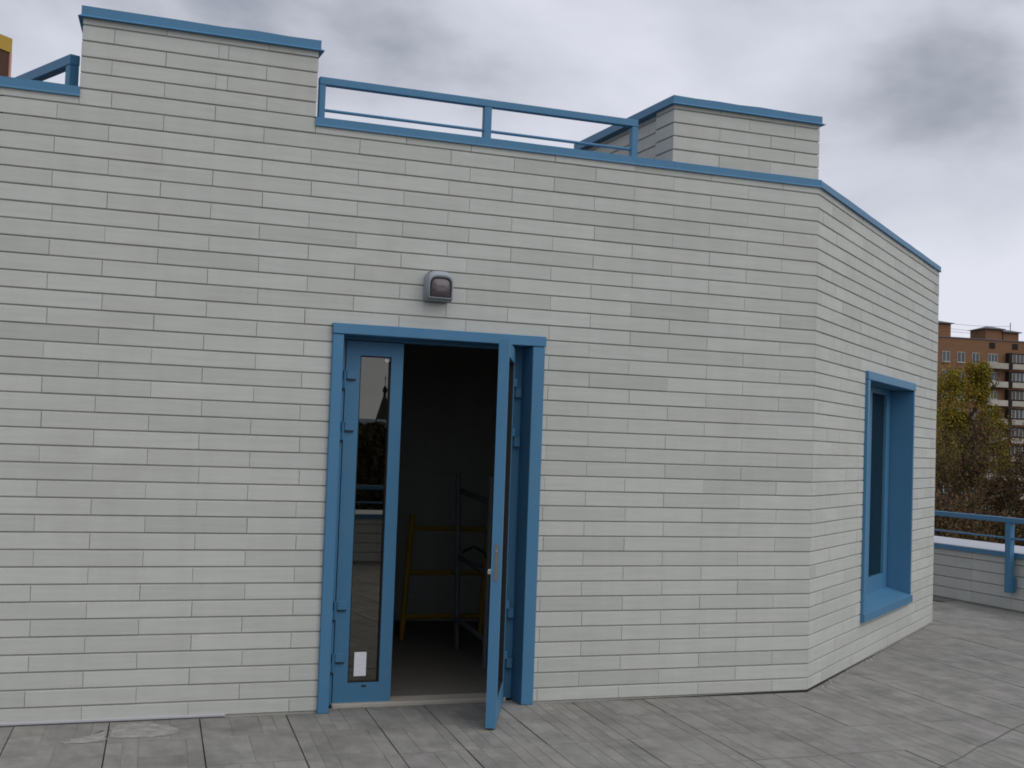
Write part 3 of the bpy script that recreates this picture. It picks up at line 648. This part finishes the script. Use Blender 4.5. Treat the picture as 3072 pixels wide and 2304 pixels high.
for k, z in enumerate(ROWZ):
    for x0, x1 in ((-10.2, -8.9), (-7.6, -6.3), (-4.6, -3.3), (-2.0, -.7), (.64, 1.95), (3.23, 4.5), (5.77, 6.98)): far_window(x0, x1, z, z + 1.55)
    for gx in (0, 15.4):
        far_window(8.5 + gx, 10.15 + gx, z + .3, z + 1.55, 3)
        m = MB(); m.box(8.05 + gx, 11.45 + gx, -1.05, -.005, z - .70, z - .58, MBd); m.box(8.18 + gx, 11.42 + gx, -1.05, -.95, z - .57, z + .16, MBd); m.box(8.05 + gx, 8.15 + gx, -1.0, -.006, z - .57, z + .16, MBd); m.build('balcony', M_FPLASTER, ab)
        m = MB(); m.box(11.6 + gx, 12.15 + gx, -.9, -.007, z - .75, z + 1.78, MBd); m.box(12.16 + gx, 15.3 + gx, -.5, -.008, z + .3, z + 1.78, MBd); o = m.build('loggia_shade', M_FDARK, ab)  # solid boxes in front of the wall; the loggia's shade is their dark colour
        w_ = MB(); w_.box(12.3 + gx, 15.2 + gx, -.56, -.51, z + .34, z + 1.6, MBd); w2 = w_.build('window', M_FGLASS, ab)
        f = MB()
        for q in range(5): f.box(12.3 + gx + .68 * q, 12.42 + gx + .68 * q, -.62, -.565, z + .34, z + 1.6, MBd)
        f.build('frame', M_FWHITE if k % 2 else M_FPLASTER, w2)
        m = MB(); m.box(12.15 + gx, 15.3 + gx, -1.1, -.57, z - .68, z - .56, MBd); m.box(12.15 + gx, 15.3 + gx, -1.1, -1.0, z - .55, z + .12, MBd); m.build('balcony', M_FPLASTER, ab)
for x0, x1 in ((8.69, 9.74), (12.71, 13.74), (-6, -5), (-2, -1), (24, 25), (28, 29)):
    m = MB(); m.box(x0, x1, -.03, -.003, 18.47, 19.38, MBd); m.build('attic_vent', M_FDARK, ab)
def penthouse(x0, x1, z1, over=.35):
    m = MB(); m.box(x0, x1, .6, 4.5, 19.87, z1, MBd); o = m.build('roof_house', M_FBRICK, ab)
    r_ = MB(); xm = x0 + (x1 - x0) * .68
    r_.hexa([MBd @ Vector(q) for q in ((x0 - over, .2, z1 + .02), (x1 + over, .2, z1 + .02), (x1 + over, 4.9, z1 + .02), (x0 - over, 4.9, z1 + .02), (x0 - over, .2, z1 + .12), (x1 + over, .2, z1 + .12), (xm + .6, 2.5, z1 + .62), (xm - .6, 2.5, z1 + .62))]); r_.build('tin_roof', M_FROOF, o)
penthouse(-2.2, 2.45, 21.85); penthouse(8.5, 11.4, 21.45); penthouse(11.6, 14.3, 21.1); penthouse(24, 28, 21.5)
for x, zt2 in ((1.15, 22.95), (14.2, 22.85), (9.8, 22.0)):
    m = MB(); m.tube([MBd @ Vector((x, 2.5, 20)), MBd @ Vector((x, 2.5, zt2))], .06, 6); m.build('mast', M_FDARK, ab)
for zz in (22.3, 21.5, 21.1):
    m = MB(); m.tube([MBd @ Vector((1.15 + 13.05 * k / 8, 2.5, zz - .25 * math.sin(math.pi * k / 8))) for k in range(9)], .022, 4); m.build('wire', M_FDARK, ab)

# ------------------------------------------------------------------ far left yellow-topped house
q0 = Vector((-7.84, 110.91)); fdx, fdy = view_to_local(-.95, -2.3); fl = math.hypot(fdx, fdy); fd = Vector((fdx / fl, fdy / fl))
MY = Matrix(((fd.x, fd.y, 0, q0.x), (fd.y, -fd.x, 0, q0.y), (0, 0, 1, 0), (0, 0, 0, 1)))
MY = Matrix(((-fd.x, fd.y, 0, q0.x), (-fd.y, -fd.x, 0, q0.y), (0, 0, 1, 0), (0, 0, 0, 1)))   # x: away from viewer ends at 0
yb = thing('tower_house', (q0.x, q0.y, -9), 'brown tower house with yellow top band at the left picture edge', 'building')
m = MB(); m.box(-14, 0, 0, 12, -9, 34.1, MY); m.build('wall', mat('dark_brown_brick', (.085, .05, .038), .9, .1, var=.1, scale=.6), yb)
m = MB(); m.box(-14.1, .08, -.1, 12.1, 34.11, 35.37, MY); m.build('top_band', mat('yellow_render', (.42, .28, .06), .85, .2, var=.06), yb)
m = MB(); m.box(-.12, .1, -.12, .0, 20, 34.08, MY); m.build('corner_strip', mat('pink_render', (.55, .30, .24), .85, .2), yb)
for k in range(6):
    m = MB(); m.box(-11, -8, -.03, -.002, 31.6 - 2.8 * k, 33.2 - 2.8 * k, MY); m.build('window', M_FGLASS, yb)

# ------------------------------------------------------------------ trees
M_BARK = mat('bark', (0.045, 0.036, 0.028), .95, .1)
def leafmat(name, c): return mat(name, c, .8, .15, rand=.45, hue=.03)
M_LY = leafmat('yellow_green_leaves', (0.27, 0.205, 0.018)); M_LB = leafmat('brown_red_leaves', (0.12, 0.068, 0.04)); M_LO = leafmat('olive_leaves', (0.11, 0.10, 0.03))
def tree(label, x, y, zg, ztop, rad, zlow, leaves, mats, seed, size=.13, group='autumn trees before the brick block', trunk_lean=.0):
    r = random.Random(seed); t = thing('autumn_tree', (x, y, zg), label, 'tree', group)
    tr = MB(); tips = []
    H = ztop - zg
    def limb(p, d, ln, rd, depth):
        pts = [p]; n = 4
        for i in range(n):
            d = (d + Vector((r.gauss(0, .10), r.gauss(0, .10), r.gauss(.03, .06)))).normalized(); p = p + d * (ln / n); pts.append(p)
            if depth < 3 and i > 0 and (depth or i >= 1):
                for _ in range(2 if depth == 0 else r.choice((1, 2))):
                    a = r.uniform(0, 2 * math.pi); o_ = Vector((math.cos(a), math.sin(a), r.uniform(.5, 1.3))).normalized()
                    limb(p, (d * .45 + o_ * .75).normalized(), min(ln * r.uniform(.38, .6) * (.5 if depth == 0 else 1), rad * 1.15), rd * .55, depth + 1)
            if depth >= 1: tips.append(p)
        tr.tube(pts, [rd * (1 - .75 * i / n) for i in range(n + 1)], 5 if depth else 7)
    limb(Vector((x, y, zg)), Vector((trunk_lean, 0, 1)).normalized(), H * .80, max(.10, H * .011), 0)
    tr.build('trunk', M_BARK, t)
    cz, rz = (ztop + zlow) / 2, (ztop - zlow) / 2
    clumps = []
    for _ in range(70):
        while True:
            u = Vector((r.uniform(-1, 1), r.uniform(-1, 1), r.uniform(-1, 1)))
            if .25 < u.length < 1: break
        taper = 1 - .35 * max(0, u.z)
        clumps.append((Vector((x + u.x * rad * taper, y + u.y * rad * taper, cz + u.z * rz)), r.uniform(.25, .55) * rad * .75))
    near = [p for p in tips if (p.x - x) ** 2 + (p.y - y) ** 2 < rad ** 2 and zlow < p.z < ztop]
    for p in near[::3]: clumps.append((p, rad * .22))
    sets = [MB() for _ in mats]
    for _ in range(leaves):
        cpt, cr_ = r.choice(clumps); p = cpt + Vector((r.gauss(0, .5), r.gauss(0, .5), r.gauss(0, .55))) * cr_
        a = Vector((r.gauss(0, 1), r.gauss(0, 1), r.gauss(0, 1))).normalized(); b_ = a.cross(Vector((r.gauss(0, 1), r.gauss(0, 1), r.gauss(0, 1)))).normalized(); s = size * r.uniform(.5, 1.2)
        m = sets[min(len(mats) - 1, int(r.random() * len(mats)))]
        m.quad(p - a * s * .5, p + b_ * s * .32, p + a * s * .55, p - b_ * s * .32)
    for m, mt in zip(sets, mats): m.build('crown', mt, t)
    return t
def vp(X, Y): a, b_ = view_to_local(X, Y); return a + CAM.x, b_ + CAM.y
def T(label, ratio, Y, *a, **k): x, y = vp(ratio * Y, Y); return tree(label, x, y, -9, *a, **k)
T('tall feathery yellow green tree in front of the brick block', .346, 95, 8.6, 2.4, .6, 36000, [M_LY, M_LY, M_LY, M_LO], 1, size=.16)
T('smaller yellowing tree reaching up to the balconies', .376, 96, 6.0, 1.4, .6, 11000, [M_LY, M_LY, M_LO], 2, size=.145)
T('reddish brown tree close beside the corner of the pavilion', .3405, 80, 3.6, 1.9, -3.0, 9000, [M_LB, M_LO], 3)
T('bare branched brown tree showing the lower windows through it', .361, 76, 3.4, 2.3, -1.0, 4200, [M_LB, M_LO], 4)
T('bushy russet tree below the balconies', .384, 78, 3.9, 2.2, -4.0, 16000, [M_LB, M_LB, M_LO], 5)
T('russet tree cut off by the right picture edge', .408, 77, 3.6, 2.2, -4.0, 16000, [M_LB, M_LB, M_LO], 6)
lows = [(.338, 'dark brown bush just above the railing beside the pavilion corner'), (.353, 'second dark brown bush from the pavilion corner above the railing'), (.369, 'third dark brown bush from the pavilion corner above the railing'), (.386, 'dark brown bush left of the railing post'), (.403, 'dark brown bush right of the railing post')]
for i, (rt, lb) in enumerate(lows): T(lb, rt, 60, -.9 + .3 * (i % 2), 1.7, -6.0, 9000, [M_LB, M_LB, M_LO], 20 + i, size=.12, group='brown bushes beyond the railing')

# ------------------------------------------------------------------ what the door glass mirrors: church spire, wood, hall
ch = thing('church_tower', (102.3, -385.7, -9), 'church tent spire with onion dome and cross reflected in the door glass', 'church')
m = MB(); m.lathe([(3.6, -9), (3.6, 5.5), (3.9, 5.6), (3.9, 6.2), (3.0, 6.4)], (102.3, -385.7), 8); m.build('tower', mat('church_wall', (.28, .25, .22), .9), ch)
m = MB(); m.lathe([(3.3, 6.21), (2.9, 7.0), (.72, 14.4), (.55, 14.6), (.5, 16.0)], (102.3, -385.7), 8); m.build('tent_roof', mat('dark_spire', (.03, .035, .032), .6), ch)
m = MB(); m.lathe([(.5, 16.01), (.75, 16.4), (.82, 16.9), (.66, 17.5), (.3, 18.1), (.07, 18.6), (.05, 19.2)], (102.3, -385.7), 12); m.build('dome', M_DARK, ch)
m = MB(); m.box(102.22, 102.38, -385.78, -385.62, 19.1, 21.6); m.box(101.75, 102.85, -385.77, -385.63, 20.5, 20.7); m.build('cross', M_DARK, ch)
hl = thing('distant_hall', (78, -300, -9), 'low bluish hall roof on the horizon reflected in the door glass', 'building')
m = MB(); m.box(40, 120, -320, -300, -9, 4.4); m.build('wall', mat('hall_wall', (.2, .21, .22), .9), hl)
m = MB(); m.hexa([(39, -321, 4.41), (121, -321, 4.41), (121, -299, 4.41), (39, -299, 4.41), (42, -313, 6.4), (118, -313, 6.4), (118, -307, 6.4), (42, -307, 6.4)]); m.build('roof', mat('hall_roof', (.12, .16, .22), .7), hl)
m = MB(); r = random.Random(9)
for _ in range(90000):
    x = r.uniform(-20, 90); y = -118 - r.uniform(0, 14) - 6 * math.sin(x * .21); h = 11.4 + .5 * math.sin(x * .5) + .4 * math.sin(x * 1.3 + 2)
    z = -9 + h * r.random() ** .6; p = Vector((x, y, z)); a = Vector((r.gauss(0, 1), r.gauss(0, .6), r.gauss(0, 1))).normalized(); b_ = a.cross(Vector((r.gauss(0, 1), r.gauss(0, 1), r.gauss(0, 1)))).normalized(); s = r.uniform(.2, .45)
    m.quad(p - a * s, p + b_ * s * .7, p + a * s, p - b_ * s * .7)
tag(m.build('distant_wood', mat('far_wood', (.085, .07, .036), .95, .1, rand=.4)), 'dark brown wood on the skyline reflected in the door glass', 'wood', kind='stuff')

m = MB(); r = random.Random(12)        # low wood beyond the trees on the right
for _ in range(60000):
    t = r.uniform(.27, 1.25); Y = r.uniform(100, 128); x, y = vp(t * Y, Y)
    top = -2.9 + .5 * math.sin(t * 60) + .4 * math.sin(t * 143 + 1) + max(0, min(1, (t - .44) / .06)) * (5.5 + 1.5 * math.sin(t * 31))
    z = -9 + (top + 9) * r.random() ** .6; p = Vector((x, y, z)); a = Vector((r.gauss(0, 1), r.gauss(0, 1), r.gauss(0, 1))).normalized(); b_ = a.cross(Vector((r.gauss(0, 1), r.gauss(0, 1), r.gauss(0, 1)))).normalized(); s_ = r.uniform(.12, .34)
    m.quad(p - a * s_, p + b_ * s_ * .7, p + a * s_, p - b_ * s_ * .7)
tag(m.build('low_wood', M_LB), 'low dark brown wood behind the autumn trees at right', 'wood', kind='stuff')
